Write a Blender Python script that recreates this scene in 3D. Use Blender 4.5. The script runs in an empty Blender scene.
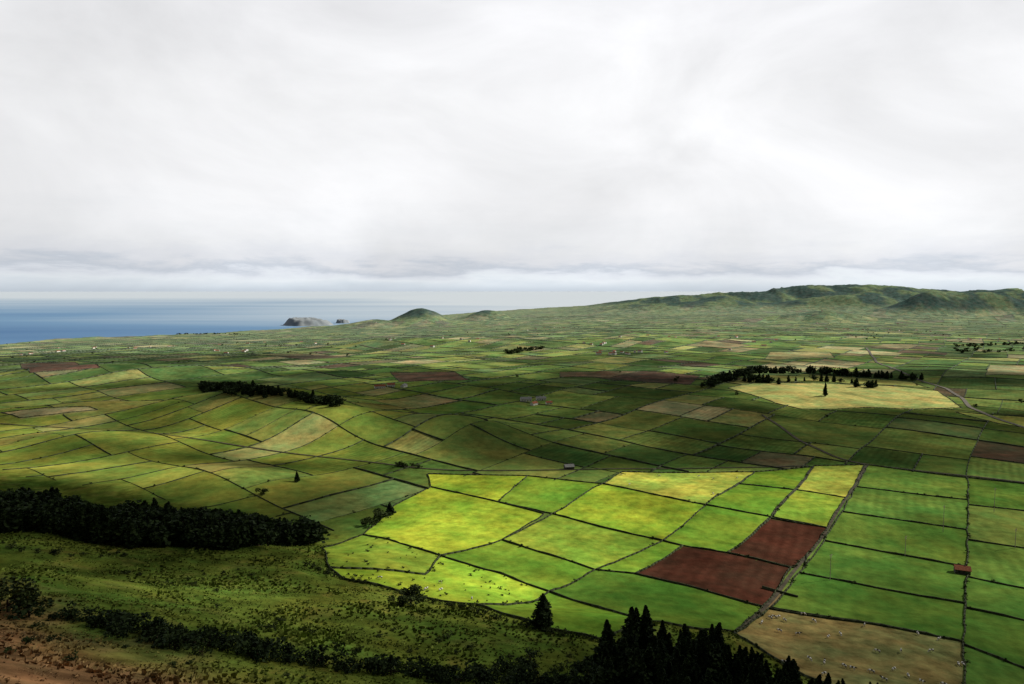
import bpy, math, numpy as np
from mathutils import Vector
rng = np.random.default_rng(7)
scene = bpy.context.scene
CAMZ = 180.0
PITCH = math.radians(4.35)
SEA = -270.0

# ------------------------------------------------------------------ noise
_tab = rng.random((256, 256))
def vn(x, y):
    xi = np.floor(x).astype(int); yi = np.floor(y).astype(int)
    fx = x-xi; fy = y-yi
    fx = fx*fx*(3-2*fx); fy = fy*fy*(3-2*fy)
    a = _tab[xi & 255, yi & 255]; b = _tab[(xi+1) & 255, yi & 255]
    c = _tab[xi & 255, (yi+1) & 255]; d = _tab[(xi+1) & 255, (yi+1) & 255]
    return (a*(1-fx)+b*fx)*(1-fy)+(c*(1-fx)+d*fx)*fy
def fbm(x, y, o=4):
    s = 0; a = .5; t = 0
    for i in range(o):
        s = s+a*vn(x*2**i+17.3*i, y*2**i+5.1*i); t += a; a *= .5
    return s/t
def sst(a, b, x):
    t = np.clip((x-a)/(b-a), 0, 1); return t*t*(3-2*t)

# ------------------------------------------------------------------ terrain
def bearing_dir(px, py):
    a = (px-512)/682.67; b = -(py-342)/682.67
    return np.array([a, math.cos(PITCH)+b*math.sin(PITCH), -math.sin(PITCH)+b*math.cos(PITCH)])
def at_level(px, py, z):
    d = bearing_dir(px, py); t = (z-CAMZ)/d[2]
    return d[0]*t, d[1]*t
_c = [(-700, 372), (-250, 352), (0, 346), (60, 341), (130, 338), (215, 335), (260, 331.5), (335, 327), (380, 323), (450, 317.5), (520, 313)]
_ca = []; _cr = []
for p in _c:
    x, y = at_level(p[0], p[1], SEA); _ca.append(math.atan2(x, y)); _cr.append(math.hypot(x, y))
_ca += [_ca[-1]+.1, 1.4, math.pi]; _cr += [15500, 15500, 9000]
_ca = [-math.pi]+_ca; _cr = [6000]+_cr
GX = [-400, 0, 20, 59, 110, 172, 200, 262, 300, 350, 431, 563, 720, 900]
GZ = [240, 174, 158, 124, 98, 73, 62, 46, 34.5, 21, 12.5, 4, .6, 0]
gg = np.linspace(-400, 900, 1301); zz = np.interp(gg, GX, GZ)
k = np.hanning(61); k /= k.sum(); zs = np.convolve(np.pad(zz, 30, mode='edge'), k, mode='valid')
wn = sst(20, 120, gg); zs = zz*(1-wn)+zs*wn
HILLS = []
def hill(px, ytop, fwd, hw, sy=600, plain=-190):
    X = (px-512)/682.67*fwd; top = CAMZ-(ytop-290)/683*fwd
    HILLS.append((X, fwd, top-plain, hw/683*fwd, sy))
hill(421, 307.5, 8300, 24, 420, -225); hill(487, 309.5, 8900, 20, 350, -215); hill(375, 319.5, 8000, 24, 350, -240)
hill(822, 314, 6800, 18, 260, -150)
RIDGES = [  # long ridges: skyline by bearing, distance, depth
 (12800, 1100, [(500, 314), (550, 311), (600, 304), (640, 298.5), (670, 295), (690, 295.5), (720, 292.5), (750, 291.5), (770, 289), (800, 286), (830, 285), (870, 285.5), (900, 287), (925, 289.5), (950, 290.5), (985, 289.5), (1024, 286), (1060, 287.5), (1120, 291), (1400, 297)]),
 (10400, 600, [(540, 316), (590, 310), (625, 305), (660, 303), (700, 301.5), (740, 300.5), (775, 303), (800, 299), (825, 295), (850, 292.5), (872, 293), (892, 298), (915, 303), (960, 306), (1024, 304), (1200, 309)]),
 (8500, 330, [(800, 318), (850, 314), (880, 308), (905, 300), (918, 294), (935, 291), (950, 292.5), (966, 290.5), (985, 290), (1000, 293), (1012, 298), (1040, 303), (1100, 306), (1200, 314)]),
 (7000, 260, [(700, 322), (760, 318), (800, 312), (822, 310), (850, 313), (880, 318), (940, 320), (1000, 315), (1050, 311), (1120, 317)]),
]
def hillamt(x, y):
    hm = np.zeros_like(x)
    for X, Y, A, sx, sy in HILLS:
        hm = np.maximum(hm, A*np.exp(-(((x-X)/sx)**2)*.8-((y-Y)/sy)**2*.8))
    px = 512+682.67*x/np.maximum(y, 200)
    base = -(140+112*sst(.35, -.35, np.arctan2(x, np.maximum(y, 1))))
    for fw, sy, pr in RIDGES:
        pr = np.array(pr); g = np.arange(400, 1500, 4.); t = np.interp(g, pr[:, 0], pr[:, 1]); t = np.convolve(np.pad(t, 2, mode='edge'), [.1, .2, .4, .2, .1], mode='valid')
        top = CAMZ-(np.interp(px, g, t)-290)/683*fw
        A = np.maximum(top-base, 0)*sst(pr[0, 0]-60, pr[0, 0]+40, px)
        yy = y+(fbm(x/1500, y/1500, 2)-.5)*sy*.8
        hm = np.maximum(hm, A*np.exp(-((yy-fw)/sy)**2))
    return hm*(y > 3000)
def terrain(x, y):
    x = np.asarray(x, float); y = np.asarray(y, float)
    d = np.hypot(x, y); g = y+.45*x
    z = np.interp(g, gg, zs)
    far = sst(900, 7500, d)
    az = np.arctan2(x, y)
    drop = 140+112*sst(.35, -.35, az)
    z = z-drop*far
    z = z+(fbm(x/260+3, y/260, 3)-.5)*20*sst(450, 900, d)*(1-.2*far)
    z = z+(fbm(x/75, y/75+9, 3)-.5)*13*sst(60, 220, d)*sst(520, 300, g)
    def bump(cx, cy, h, sx, sy, rot=0.):
        c, s = math.cos(rot), math.sin(rot); a = (x-cx)*c+(y-cy)*s; b = -(x-cx)*s+(y-cy)*c
        return h*np.exp(-(a/sx)**2-(b/sy)**2)
    z = z+bump(-370, 1010, 40, 170, 120, -.35)+bump(-225, 850, 26, 95, 75, -.3)+bump(-75, 830, 20, 80, 80, .2)
    z = z+bump(-480, 780, 14, 120, 60, -.3)+bump(-640, 980, 18, 110, 90)+bump(-900, 1500, 32, 350, 130, .2)+bump(500, 2600, 26, 500, 200, .1)+bump(-400, 2700, 30, 400, 160, -.2)
    z = z+bump(-250, 600, 9, 90, 45, -.5)+bump(130, 560, 5, 200, 60, -.2)
    hm = hillamt(np.atleast_1d(x), np.atleast_1d(y)).reshape(z.shape)
    rg = 1-np.abs(fbm(x/420, y/420, 4)*2-1)
    z = np.where(hm > 0, z+hm*(.74+.31*rg), z)
    rc = np.interp(az, _ca, _cr)+(fbm(x/400, y/400, 3)-.5)*500
    s = sst(-40, 40, rc-d)
    z = (SEA-14)*(1-s)+np.maximum(z, SEA+10)*s
    return z
TS = np.geomspace(30, 40000, 900)
def survey(px, py):
    """ground position sighted from the viewpoint on the ridge"""
    d = bearing_dir(px, py)
    P = d[None, :]*TS[:, None]
    below = (CAMZ+P[:, 2]) < terrain(P[:, 0], P[:, 1])
    i = int(np.argmax(below))
    if not below[i]: i = len(TS)-1
    lo, hi = TS[max(i-1, 0)], TS[i]
    for _ in range(14):
        m = (lo+hi)/2; q = d*m
        if CAMZ+q[2] < float(terrain(q[0], q[1])): hi = m
        else: lo = m
    q = d*hi
    return (float(q[0]), float(q[1]))
def spoly(pts): return np.array([survey(*p) for p in pts])
def pip(poly, x, y):
    ins = np.zeros(x.shape, bool); n = len(poly); j = n-1
    for i in range(n):
        xi, yi = poly[i]; xj, yj = poly[j]
        c = ((yi > y) != (yj > y)) & (x < (xj-xi)*(y-yi)/((yj-yi) if abs(yj-yi) > 1e-9 else 1e-9)+xi)
        ins ^= c; j = i
    return ins

# ------------------------------------------------------------------ mesh helpers
def link(ob):
    scene.collection.objects.link(ob); return ob
def quads_mesh(name, V, F, mats=(), smooth=False):
    me = bpy.data.meshes.new(name)
    V = np.asarray(V, np.float32); F = np.asarray(F, np.int32)
    k = F.shape[1]
    me.vertices.add(len(V)); me.vertices.foreach_set('co', V.ravel())
    me.loops.add(F.size); me.loops.foreach_set('vertex_index', F.ravel())
    me.polygons.add(len(F)); me.polygons.foreach_set('loop_start', np.arange(0, F.size, k, dtype=np.int32))
    me.update(calc_edges=True)
    if smooth: me.polygons.foreach_set('use_smooth', np.ones(len(F), bool))
    for m in mats: me.materials.append(m)
    return me
def add_attr(me, name, arr, typ='FLOAT'):
    a = me.attributes.new(name, typ, 'POINT')
    if typ == 'FLOAT': a.data.foreach_set('value', np.asarray(arr, np.float32).ravel())
    else:
        c = np.ones((len(arr), 4), np.float32); c[:, :3] = arr
        a.data.foreach_set('color', c.ravel())

# ------------------------------------------------------------------ materials
def newmat(name):
    m = bpy.data.materials.new(name); m.use_nodes = True
    nt = m.node_tree; b = nt.nodes['Principled BSDF']
    b.inputs['Roughness'].default_value = .9
    b.inputs['Specular IOR Level'].default_value = .1
    return m, nt, b
def nd(nt, t, **kw):
    n = nt.nodes.new(t)
    for k, v in kw.items(): setattr(n, k, v)
    return n
def mathn(nt, op, a, b=None, c=None):
    n = nt.nodes.new('ShaderNodeMath'); n.operation = op
    for i, v in enumerate((a, b, c)):
        if v is None: continue
        if isinstance(v, (int, float)): n.inputs[i].default_value = v
        else: nt.links.new(v, n.inputs[i])
    return n.outputs[0]
def noise_mat(name, c1, c2, scale=1., detail=4, bump=.0, rough=.9):
    m, nt, b = newmat(name)
    tc = nd(nt, 'ShaderNodeTexCoord'); n = nd(nt, 'ShaderNodeTexNoise')
    n.inputs['Scale'].default_value = scale; n.inputs['Detail'].default_value = detail
    nt.links.new(tc.outputs['Object'], n.inputs['Vector'])
    r = nd(nt, 'ShaderNodeValToRGB'); r.color_ramp.elements[0].position = .35; r.color_ramp.elements[1].position = .65
    r.color_ramp.elements[0].color = (*c1, 1); r.color_ramp.elements[1].color = (*c2, 1)
    nt.links.new(n.outputs['Fac'], r.inputs['Fac'])
    nt.links.new(r.outputs['Color'], b.inputs['Base Color'])
    b.inputs['Roughness'].default_value = rough
    if bump:
        bp = nd(nt, 'ShaderNodeBump'); bp.inputs['Strength'].default_value = bump
        nt.links.new(n.outputs['Fac'], bp.inputs['Height']); nt.links.new(bp.outputs[0], b.inputs['Normal'])
    return m
def attr_mat(name, lo=.6, hi=1.4, scale=.12):
    m, nt, b = newmat(name); at = nd(nt, 'ShaderNodeAttribute', attribute_name='Col')
    tc = nd(nt, 'ShaderNodeTexCoord'); n = nd(nt, 'ShaderNodeTexNoise'); n.inputs['Scale'].default_value = scale; n.inputs['Detail'].default_value = 3
    nt.links.new(tc.outputs['Object'], n.inputs['Vector'])
    v = nd(nt, 'ShaderNodeVectorMath', operation='SCALE'); nt.links.new(at.outputs['Color'], v.inputs[0])
    r = nd(nt, 'ShaderNodeMapRange'); r.inputs['From Min'].default_value = .3; r.inputs['From Max'].default_value = .7; r.inputs['To Min'].default_value = lo; r.inputs['To Max'].default_value = hi
    nt.links.new(n.outputs['Fac'], r.inputs['Value']); nt.links.new(r.outputs[0], v.inputs['Scale']); nt.links.new(v.outputs[0], b.inputs['Base Color'])
    return m
M_conifer = noise_mat('conifer_foliage', (.010, .020, .008), (.040, .062, .018), .35)
M_broad = noise_mat('broadleaf_foliage', (.014, .024, .008), (.055, .075, .02), .4)
M_bark = noise_mat('bark', (.05, .035, .025), (.1, .07, .05), 3.)
M_wall = attr_mat('lava_stone_and_hedge')
M_hedge = noise_mat('hedge_leaves', (.016, .026, .009), (.06, .08, .022), .3)
M_road = noise_mat('lane_surface', (.10, .09, .075), (.17, .15, .12), .2)
M_track = noise_mat('earth_track', (.04, .035, .022), (.09, .075, .05), .2)
M_plaster = noise_mat('white_plaster', (.62, .6, .56), (.8, .78, .74), .8)
M_tile = noise_mat('clay_tile', (.22, .07, .04), (.34, .13, .07), 1.5)
M_grey = noise_mat('sheet_roof', (.22, .22, .22), (.35, .35, .34), 1.)
M_glass = noise_mat('window_glass', (.02, .025, .03), (.04, .045, .05), 1., rough=.2)
M_door = noise_mat('painted_door', (.06, .09, .05), (.08, .12, .07), 3.)
M_pole = noise_mat('pole_wood', (.3, .25, .2), (.42, .36, .3), 2.)
M_rock = noise_mat('sea_rock', (.22, .25, .27), (.30, .32, .33), .01, bump=.2)  # pale rock, distance haze included in the colour

m, nt, b = newmat('ground_pasture'); M_ground = m
at = nd(nt, 'ShaderNodeAttribute', attribute_name='Col'); st = nd(nt, 'ShaderNodeAttribute', attribute_name='stripe'); ua = nd(nt, 'ShaderNodeAttribute', attribute_name='ucoord')
ro = nd(nt, 'ShaderNodeAttribute', attribute_name='rough')
tc = nd(nt, 'ShaderNodeTexCoord')
def nz(scale, detail, rough=.6):
    n = nd(nt, 'ShaderNodeTexNoise'); n.inputs['Scale'].default_value = scale; n.inputs['Detail'].default_value = detail; n.inputs['Roughness'].default_value = rough
    nt.links.new(tc.outputs['Object'], n.inputs['Vector']); return n.outputs['Fac']
n1 = nz(.014, 4); n2 = nz(.1, 5, .7)
a1 = mathn(nt, 'MULTIPLY_ADD', n1, 2.1, -.02)
f2 = mathn(nt, 'MULTIPLY_ADD', ro.outputs['Fac'], 2.4, 1.25)
a2 = mathn(nt, 'ADD', mathn(nt, 'MULTIPLY', mathn(nt, 'SUBTRACT', n2, .5), f2), 1.)
n4 = nz(.04, 2)
sw = mathn(nt, 'SINE', mathn(nt, 'ADD', mathn(nt, 'MULTIPLY', ua.outputs['Fac'], .95), mathn(nt, 'MULTIPLY', n4, 6.)))
sw2 = mathn(nt, 'MULTIPLY_ADD', mathn(nt, 'MULTIPLY', mathn(nt, 'MULTIPLY', sw, st.outputs['Fac']), n1), .2, 1.)
tot = mathn(nt, 'MAXIMUM', mathn(nt, 'MULTIPLY', mathn(nt, 'MULTIPLY', a1, a2), sw2), .15)
vm = nd(nt, 'ShaderNodeVectorMath', operation='SCALE')
nt.links.new(at.outputs['Color'], vm.inputs[0]); nt.links.new(tot, vm.inputs['Scale'])
mx = nd(nt, 'ShaderNodeMix', data_type='RGBA', blend_type='MULTIPLY')
rr = nd(nt, 'ShaderNodeValToRGB'); rr.color_ramp.elements[0].position = .38; rr.color_ramp.elements[1].position = .66
rr.color_ramp.elements[0].color = (.68, .93, .85, 1); rr.color_ramp.elements[1].color = (1.3, 1.05, .95, 1)
nt.links.new(nz(.022, 4, .7), rr.inputs['Fac'])
mx.inputs[0].default_value = .9
nt.links.new(vm.outputs[0], mx.inputs[6]); nt.links.new(rr.outputs['Color'], mx.inputs[7])
nt.links.new(mx.outputs[2], b.inputs['Base Color'])
bp = nd(nt, 'ShaderNodeBump'); bp.inputs['Strength'].default_value = .5; bp.inputs['Distance'].default_value = 1.2
nt.links.new(n2, bp.inputs['Height']); nt.links.new(bp.outputs[0], b.inputs['Normal'])
b.inputs['Roughness'].default_value = 1.; b.inputs['Specular IOR Level'].default_value = 0.

# ------------------------------------------------------------------ traced near fields
BR = (.275, .365, .036); YG = (.34, .37, .065); MG = (.145, .24, .028); DG = (.06, .12, .02); BE = (.060, .024, .016)
SG = (.10, .18, .036); DRY = (.20, .165, .065); OL = (.21, .28, .036)
T = [
 ([(428, 474), (528, 476), (497, 502), (430, 487)], BR), ([(528, 476), (602, 484), (553, 514), (497, 502)], MG),
 ([(602, 484), (622, 472), (755, 472), (706, 505), (655, 495)], YG), ([(755, 472), (812, 467), (795, 490), (740, 484)], MG),
 ([(740, 484), (795, 490), (771, 517), (706, 505)], MG),
 ([(814, 466), (864, 465), (846, 498), (797, 490)], YG), ([(797, 490), (846, 498), (828, 528), (773, 517)], OL),
 ([(430, 487), (497, 502), (545, 514), (503, 540), (442, 556), (362, 535), (395, 505)], BR),
 ([(553, 514), (602, 484), (655, 495), (706, 505), (662, 541), (600, 527)], BR),
 ([(706, 505), (771, 517), (728, 553), (684, 546), (662, 541)], MG),
 ([(503, 540), (553, 514), (600, 527), (662, 541), (595, 570)], OL),
 ([(503, 540), (595, 570), (550, 592), (442, 556)], MG),
 ([(595, 570), (662, 541), (684, 546), (634, 574)], MG),
 ([(684, 546), (728, 553), (792, 568), (762, 607), (634, 574)], BE), ([(768, 518), (828, 528), (794, 568), (728, 553)], BE),
 ([(550, 592), (595, 570), (634, 574), (762, 607), (735, 632), (650, 622), (600, 608)], (.09, .17, .025)),
 ([(362, 535), (442, 556), (425, 575), (330, 568), (322, 548)], OL), ([(442, 556), (550, 592), (530, 603), (480, 606), (400, 592), (345, 580), (330, 568), (425, 575)], BR),
 ([(480, 606), (530, 603), (550, 592), (600, 608), (650, 622), (600, 640), (560, 632)], MG),
 ([(868, 465), (968, 478), (968, 500), (856, 487)], (.13, .21, .04)), ([(856, 487), (968, 500), (968, 530), (843, 512)], SG),
 ([(843, 512), (968, 530), (967, 567), (824, 541)], (.11, .185, .033)), ([(824, 541), (967, 567), (966, 604), (800, 573)], (.09, .165, .03)),
 ([(800, 573), (966, 604), (964, 642), (770, 608)], (.08, .15, .026)),
 ([(768, 609), (964, 642), (963, 720), (860, 700), (735, 634)], DRY),
 ([(968, 478), (1090, 492), (1095, 520), (968, 505)], (.10, .17, .03)), ([(968, 505), (1095, 520), (1100, 560), (968, 540)], (.14, .19, .045)),
 ([(968, 540), (1100, 560), (1105, 605), (967, 577)], SG), ([(967, 577), (1105, 605), (1110, 640), (965, 608)], (.085, .16, .03)),
 ([(965, 608), (1110, 640), (1115, 700), (964, 645)], (.07, .14, .025)), ([(964, 645), (1115, 700), (1120, 760), (963, 720)], SG),
 ([(728, 388), (755, 383), (870, 385), (938, 391), (962, 408), (800, 409), (775, 403)], (.36, .34, .12)),
 ([(762, 375), (850, 377), (912, 382), (930, 388), (860, 384), (760, 381)], (.28, .28, .08)),
 ([(640, 371), (700, 376), (690, 385), (610, 378)], (.11, .065, .05)), ([(560, 372), (640, 371), (610, 378), (560, 377)], (.20, .13, .08)),
 ([(990, 365), (1080, 368), (1090, 376), (985, 375)], (.38, .34, .18)), ([(20, 364), (75, 362), (100, 368), (30, 373)], (.13, .07, .055)),
 ([(0, 413), (90, 407), (98, 410), (20, 418)], (.36, .30, .16)),
 ([(955, 412), (1060, 420), (1080, 436), (1000, 424)], (.3, .3, .08)),
 ([(390, 372), (455, 372), (470, 380), (400, 382)], (.12, .07, .05)),
 ([(770, 352), (830, 352), (835, 358), (765, 359)], (.33, .30, .14)),
]
TP = [(spoly(p), c) for p, c in T]
def in_traced(x, y):
    r = np.zeros(x.shape, bool)
    for p, c in TP:
        bb = (x >= p[:, 0].min()-1) & (x <= p[:, 0].max()+1) & (y >= p[:, 1].min()-1) & (y <= p[:, 1].max()+1)
        i = np.where(bb)[0]
        if len(i): r[i] |= pip(p, x[i], y[i])
    return r

# ------------------------------------------------------------------ terrain sheet
az = np.concatenate([np.radians(np.linspace(-43, 43, 1200)), np.radians(np.linspace(43, 317, 120))[1:-1]])
lf = np.linspace(math.log(15), math.log(17000), 4000); df = np.exp(lf)
w = np.where(df < 60, 60, np.where(df < 490, 230, np.clip(683*180/df, 140, 230)))
cw = np.concatenate([[0], np.cumsum((w[1:]+w[:-1])/2*np.diff(lf))]); NR = 980
rad = np.exp(np.interp(np.linspace(0, cw[-1], NR), cw, lf))
NA = len(az)
A, R = np.meshgrid(az, rad); X = (np.sin(A)*R).ravel(); Y = (np.cos(A)*R).ravel()
Z = terrain(X, Y); D = np.hypot(X, Y)
V = np.stack([X, Y, Z], 1); V = np.vstack([V, [[0, 0, 172.5]]])
i = np.arange(NR-1)[:, None]*NA; j = np.arange(NA)[None, :]; j2 = (j+1) % NA
F = np.stack([i+j, i+j2, i+NA+j2, i+NA+j], -1).reshape(-1, 4)
me = quads_mesh('ground', V, F, [M_ground], True)
ground = link(bpy.data.objects.new('ground', me))

TH = math.radians(35)
def wob(x, y):
    return (90*np.sin(x/900+1.)+55*np.sin(y/620+.5)+60*(fbm(x/700, y/700, 2)-.5), 80*np.sin(y/1000+2.)+50*np.sin(x/540)+60*(fbm(x/650+7, y/650, 2)-.5))
def w2g(x, y):
    a, c = wob(x, y); xx = x+a; yy = y+c
    return xx*math.sin(TH)+yy*math.cos(TH), xx*math.cos(TH)-yy*math.sin(TH)
def g2w(u, v):
    tx = u*math.sin(TH)+v*math.cos(TH); ty = u*math.cos(TH)-v*math.sin(TH)
    x = tx.copy(); y = ty.copy()
    for _ in range(25):
        a, c = wob(x, y); x = .4*x+.6*(tx-a); y = .4*y+.6*(ty-c)
    return x, y
U, W = w2g(X, Y)
COL = np.zeros((len(X), 3)); STR = np.zeros(len(X)); ROU = np.full(len(X), .12)
PAL = [((.11, .17, .04), 5), ((.15, .205, .05), 5), ((.075, .13, .03), 5), ((.20, .235, .06), 3), ((.055, .10, .026), 4), ((.26, .26, .09), 2.2),
       ((.10, .065, .048), 1.0), ((.19, .155, .085), 1.8), ((.32, .28, .15), 1.6), ((.14, .20, .075), 3)]
pc = np.array([p[0] for p in PAL]); pw = np.array([p[1] for p in PAL]); pw = pw/pw.sum()
walls = []
lrng = np.random.default_rng(11)
def rec(idx, u0, u1, v0, v1, dep):
    if len(idx) < 3: return
    cu, cv = (u0+u1)/2, (v0+v1)/2; d = math.hypot(cu, cv)
    tgt = 64+min(d*.014, 75)
    a, b_ = u1-u0, v1-v0
    if max(a, b_*1.3) > tgt*lrng.uniform(1.2, 2.6) and max(a, b_) > 30:
        f = lrng.uniform(.33, .67)
        if a > b_*lrng.uniform(.9, 1.5):
            s = u0+a*f; walls.append((s, v0, s, v1, dep)); mk = U[idx] < s
            rec(idx[mk], u0, s, v0, v1, dep+1); rec(idx[~mk], s, u1, v0, v1, dep+1)
        else:
            s = v0+b_*f; walls.append((u0, s, u1, s, dep)); mk = W[idx] < s
            rec(idx[mk], u0, u1, v0, s, dep+1); rec(idx[~mk], u0, u1, s, v1, dep+1)
    else:
        c = pc[lrng.choice(len(pc), p=pw)]*lrng.uniform(.75, 1.25)
        COL[idx] = c; STR[idx] = lrng.choice([0, 0, .5, 1.]); ROU[idx] = lrng.choice([.05, .1, .3])
import sys; sys.setrecursionlimit(5000)
rec(np.arange(len(X)), -19000, 19000, -19000, 19000, 0)
tone = fbm(X/800+2, Y/800, 3)[:, None]
COL = COL*(.6+.8*tone)*(1+.45*sst(1500, 3500, D)[:, None])  # far plain brightened in colour to look sunlit and hazy
mid_shade = (sst(650, 850, Y)*sst(1700, 1150, Y)*sst(-150, 50, X))[:, None]  # mid-right fields darkened in colour, shade painted in
COL = COL*(1-.4*mid_shade)+np.array([.085, .085, .03])*.3*mid_shade
left_sun = (sst(-60, -220, X)*sst(1500, 1000, Y)*sst(420, 520, Y))[:, None]  # left mound fields brightened in colour, sunlight painted in
COL = COL*(1-.5*left_sun)+np.array([.29, .31, .05])*.5*left_sun
G = Y+.45*X
hs = sst(415, 385, G+22*(fbm(X/60, Y/60, 3)-.5))[:, None]
nn = fbm(X/40, Y/40, 4)[:, None]; n_f = fbm(X/9, Y/9, 4)[:, None]
hc = np.array([.11, .145, .025])*(.35+1.3*nn)*(.7+.6*n_f)
hc = hc*(1-sst(.58, .72, n_f)*.4)+np.array([.15, .12, .035])*sst(.58, .72, n_f)*.4
brn = sst(135, 88, G+55*(nn-.5)[:, 0])[:, None]
hc = hc*(1-brn)+np.array([.19, .11, .055])*brn*(.2+1.6*n_f)
COL = COL*(1-hs)+hc*hs; STR *= (1-hs[:, 0]); ROU = ROU*(1-hs[:, 0])+hs[:, 0]*.7
for p, c in TP:
    i = np.where((X >= p[:, 0].min()) & (X <= p[:, 0].max()) & (Y >= p[:, 1].min()) & (Y <= p[:, 1].max()))[0]
    if len(i) == 0: continue
    i = i[pip(p, X[i], Y[i])]
    COL[i] = c; ROU[i] = .6 if c == DRY else (.35 if c in (YG, BR, OL) else .2); STR[i] = .9 if c in (BE, SG) else .35
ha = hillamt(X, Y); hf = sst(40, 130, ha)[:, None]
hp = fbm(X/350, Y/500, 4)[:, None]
hz = (np.clip((D-1200)/8000, 0, 1)**.7*.75)[:, None]  # aerial haze painted into the land colour by distance
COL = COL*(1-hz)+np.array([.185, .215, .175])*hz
hcol = (np.array([.045, .075, .078])*(1-sst(.5, .62, hp))+np.array([.13, .17, .10])*sst(.5, .62, hp))  # hill woods and pasture tones with bluish haze mixed in
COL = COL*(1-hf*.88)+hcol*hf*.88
cl = sst(SEA+14, SEA+4, Z)[:, None]; COL = COL*(1-cl)+np.array([.10, .10, .09])*cl
fix = lambda a, e: np.concatenate([a, e])
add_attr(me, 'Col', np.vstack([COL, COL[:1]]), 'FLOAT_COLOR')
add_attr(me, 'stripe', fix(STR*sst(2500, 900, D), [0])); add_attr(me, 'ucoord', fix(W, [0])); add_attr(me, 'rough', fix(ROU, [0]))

# ------------------------------------------------------------------ walls
def box_strips(P0, P1, w, h, zoff=-.4, hj=.35):
    n = len(P0); d = P1-P0; L = np.maximum(np.hypot(d[:, 0], d[:, 1]), 1e-3); nx = -d[:, 1]/L; ny = d[:, 0]/L
    ww = np.broadcast_to(w, n)/2; hh = np.broadcast_to(h, n)
    z0 = terrain(P0[:, 0], P0[:, 1]); z1 = terrain(P1[:, 0], P1[:, 1])
    r0 = vn(P0[:, 0]/3.1, P0[:, 1]/3.1)*2-1; r1 = vn(P1[:, 0]/3.1, P1[:, 1]/3.1)*2-1
    o = np.stack([nx*ww, ny*ww], 1)
    def pt(P, o, z, t): return np.column_stack([P+o, z+t])
    vs = [pt(P0, -o, z0, zoff), pt(P0, o, z0, zoff), pt(P1, o, z1, zoff), pt(P1, -o, z1, zoff),
          pt(P0, -o*.7, z0, hh*(1+hj*r0)), pt(P0, o*.7, z0, hh*(1+hj*r0)), pt(P1, o*.7, z1, hh*(1+hj*r1)), pt(P1, -o*.7, z1, hh*(1+hj*r1))]
    V = np.stack(vs, 1).reshape(-1, 3)
    f = np.array([[0, 3, 7, 4], [2, 1, 5, 6], [4, 7, 6, 5], [1, 0, 4, 5], [3, 2, 6, 7]])
    return V, (np.arange(n)[:, None, None]*8+f[None]).reshape(-1, 4)
S0 = []; S1 = []; KEEP = []
for (u0, v0, u1, v1, dep) in walls:
    L = math.hypot(u1-u0, v1-v0); n = max(2, int(L/14)+1)
    t = np.linspace(0, 1, n)
    S0.append(np.column_stack([u0+(u1-u0)*t[:-1], v0+(v1-v0)*t[:-1]])); S1.append(np.column_stack([u0+(u1-u0)*t[1:], v0+(v1-v0)*t[1:]]))
    KEEP.append(np.full(n-1, lrng.uniform(.3, 1.2)))
S0 = np.vstack(S0); S1 = np.vstack(S1); KW = np.concatenate(KEEP)
C = (S0+S1)/2
xa, ya = g2w(C[:, 0], C[:, 1])
ok = (np.hypot(xa, ya) < 9500) & (ya > 0) & (np.abs(np.arctan2(xa, ya)) < math.radians(44)) & (ya+.45*xa > 402)
S0, S1, KW, xa, ya = S0[ok], S1[ok], KW[ok], xa[ok], ya[ok]
rc = np.interp(np.arctan2(xa, ya), _ca, _cr); ok = (np.hypot(xa, ya) < rc-350) & ~in_traced(xa, ya) & (hillamt(xa, ya) < 90)
S0, S1, KW, xa, ya = S0[ok], S1[ok], KW[ok], xa[ok], ya[ok]
P0 = np.column_stack(g2w(S0[:, 0], S0[:, 1])); P1 = np.column_stack(g2w(S1[:, 0], S1[:, 1]))
dd = np.hypot(xa, ya)
KW = KW*(1-.35*sst(-60, -220, xa)*sst(1500, 1000, ya))
V1, F1 = box_strips(P0, P1, (.8+np.clip(dd/2200, 0, 1.6))*KW, (1.1+np.clip(dd/4500, 0, .8))*KW)
seen = {}; T0 = []; T1 = []
for p, c in TP:
    n = len(p)
    for i in range(n):
        a = p[i]; b_ = p[(i+1) % n]
        key = tuple(sorted([(round(a[0]), round(a[1])), (round(b_[0]), round(b_[1]))]))
        if key in seen: continue
        seen[key] = 1
        L = np.hypot(*(b_-a)); k = max(2, int(L/5)+1); t = np.linspace(0, 1, k)[:, None]
        q = a+(b_-a)*t; q[:, 0] += 2.2*(vn(q[:, 0]/14, q[:, 1]/14)-.5)
        T0.append(q[:-1]); T1.append(q[1:])
T0 = np.vstack(T0); T1 = np.vstack(T1)
V2, F2 = box_strips(T0, T1, .7, .95)
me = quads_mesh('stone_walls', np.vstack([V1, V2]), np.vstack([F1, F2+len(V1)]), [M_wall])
dv = np.hypot(*np.vstack([V1, V2])[:, :2].T); hv = (np.clip((dv-500)/3200, 0, 1)**.8*.88)[:, None]  # wall colour fades with distance, haze painted in
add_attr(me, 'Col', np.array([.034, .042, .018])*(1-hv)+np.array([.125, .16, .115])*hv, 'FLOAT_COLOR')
link(bpy.data.objects.new('stone_walls', me))

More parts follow.
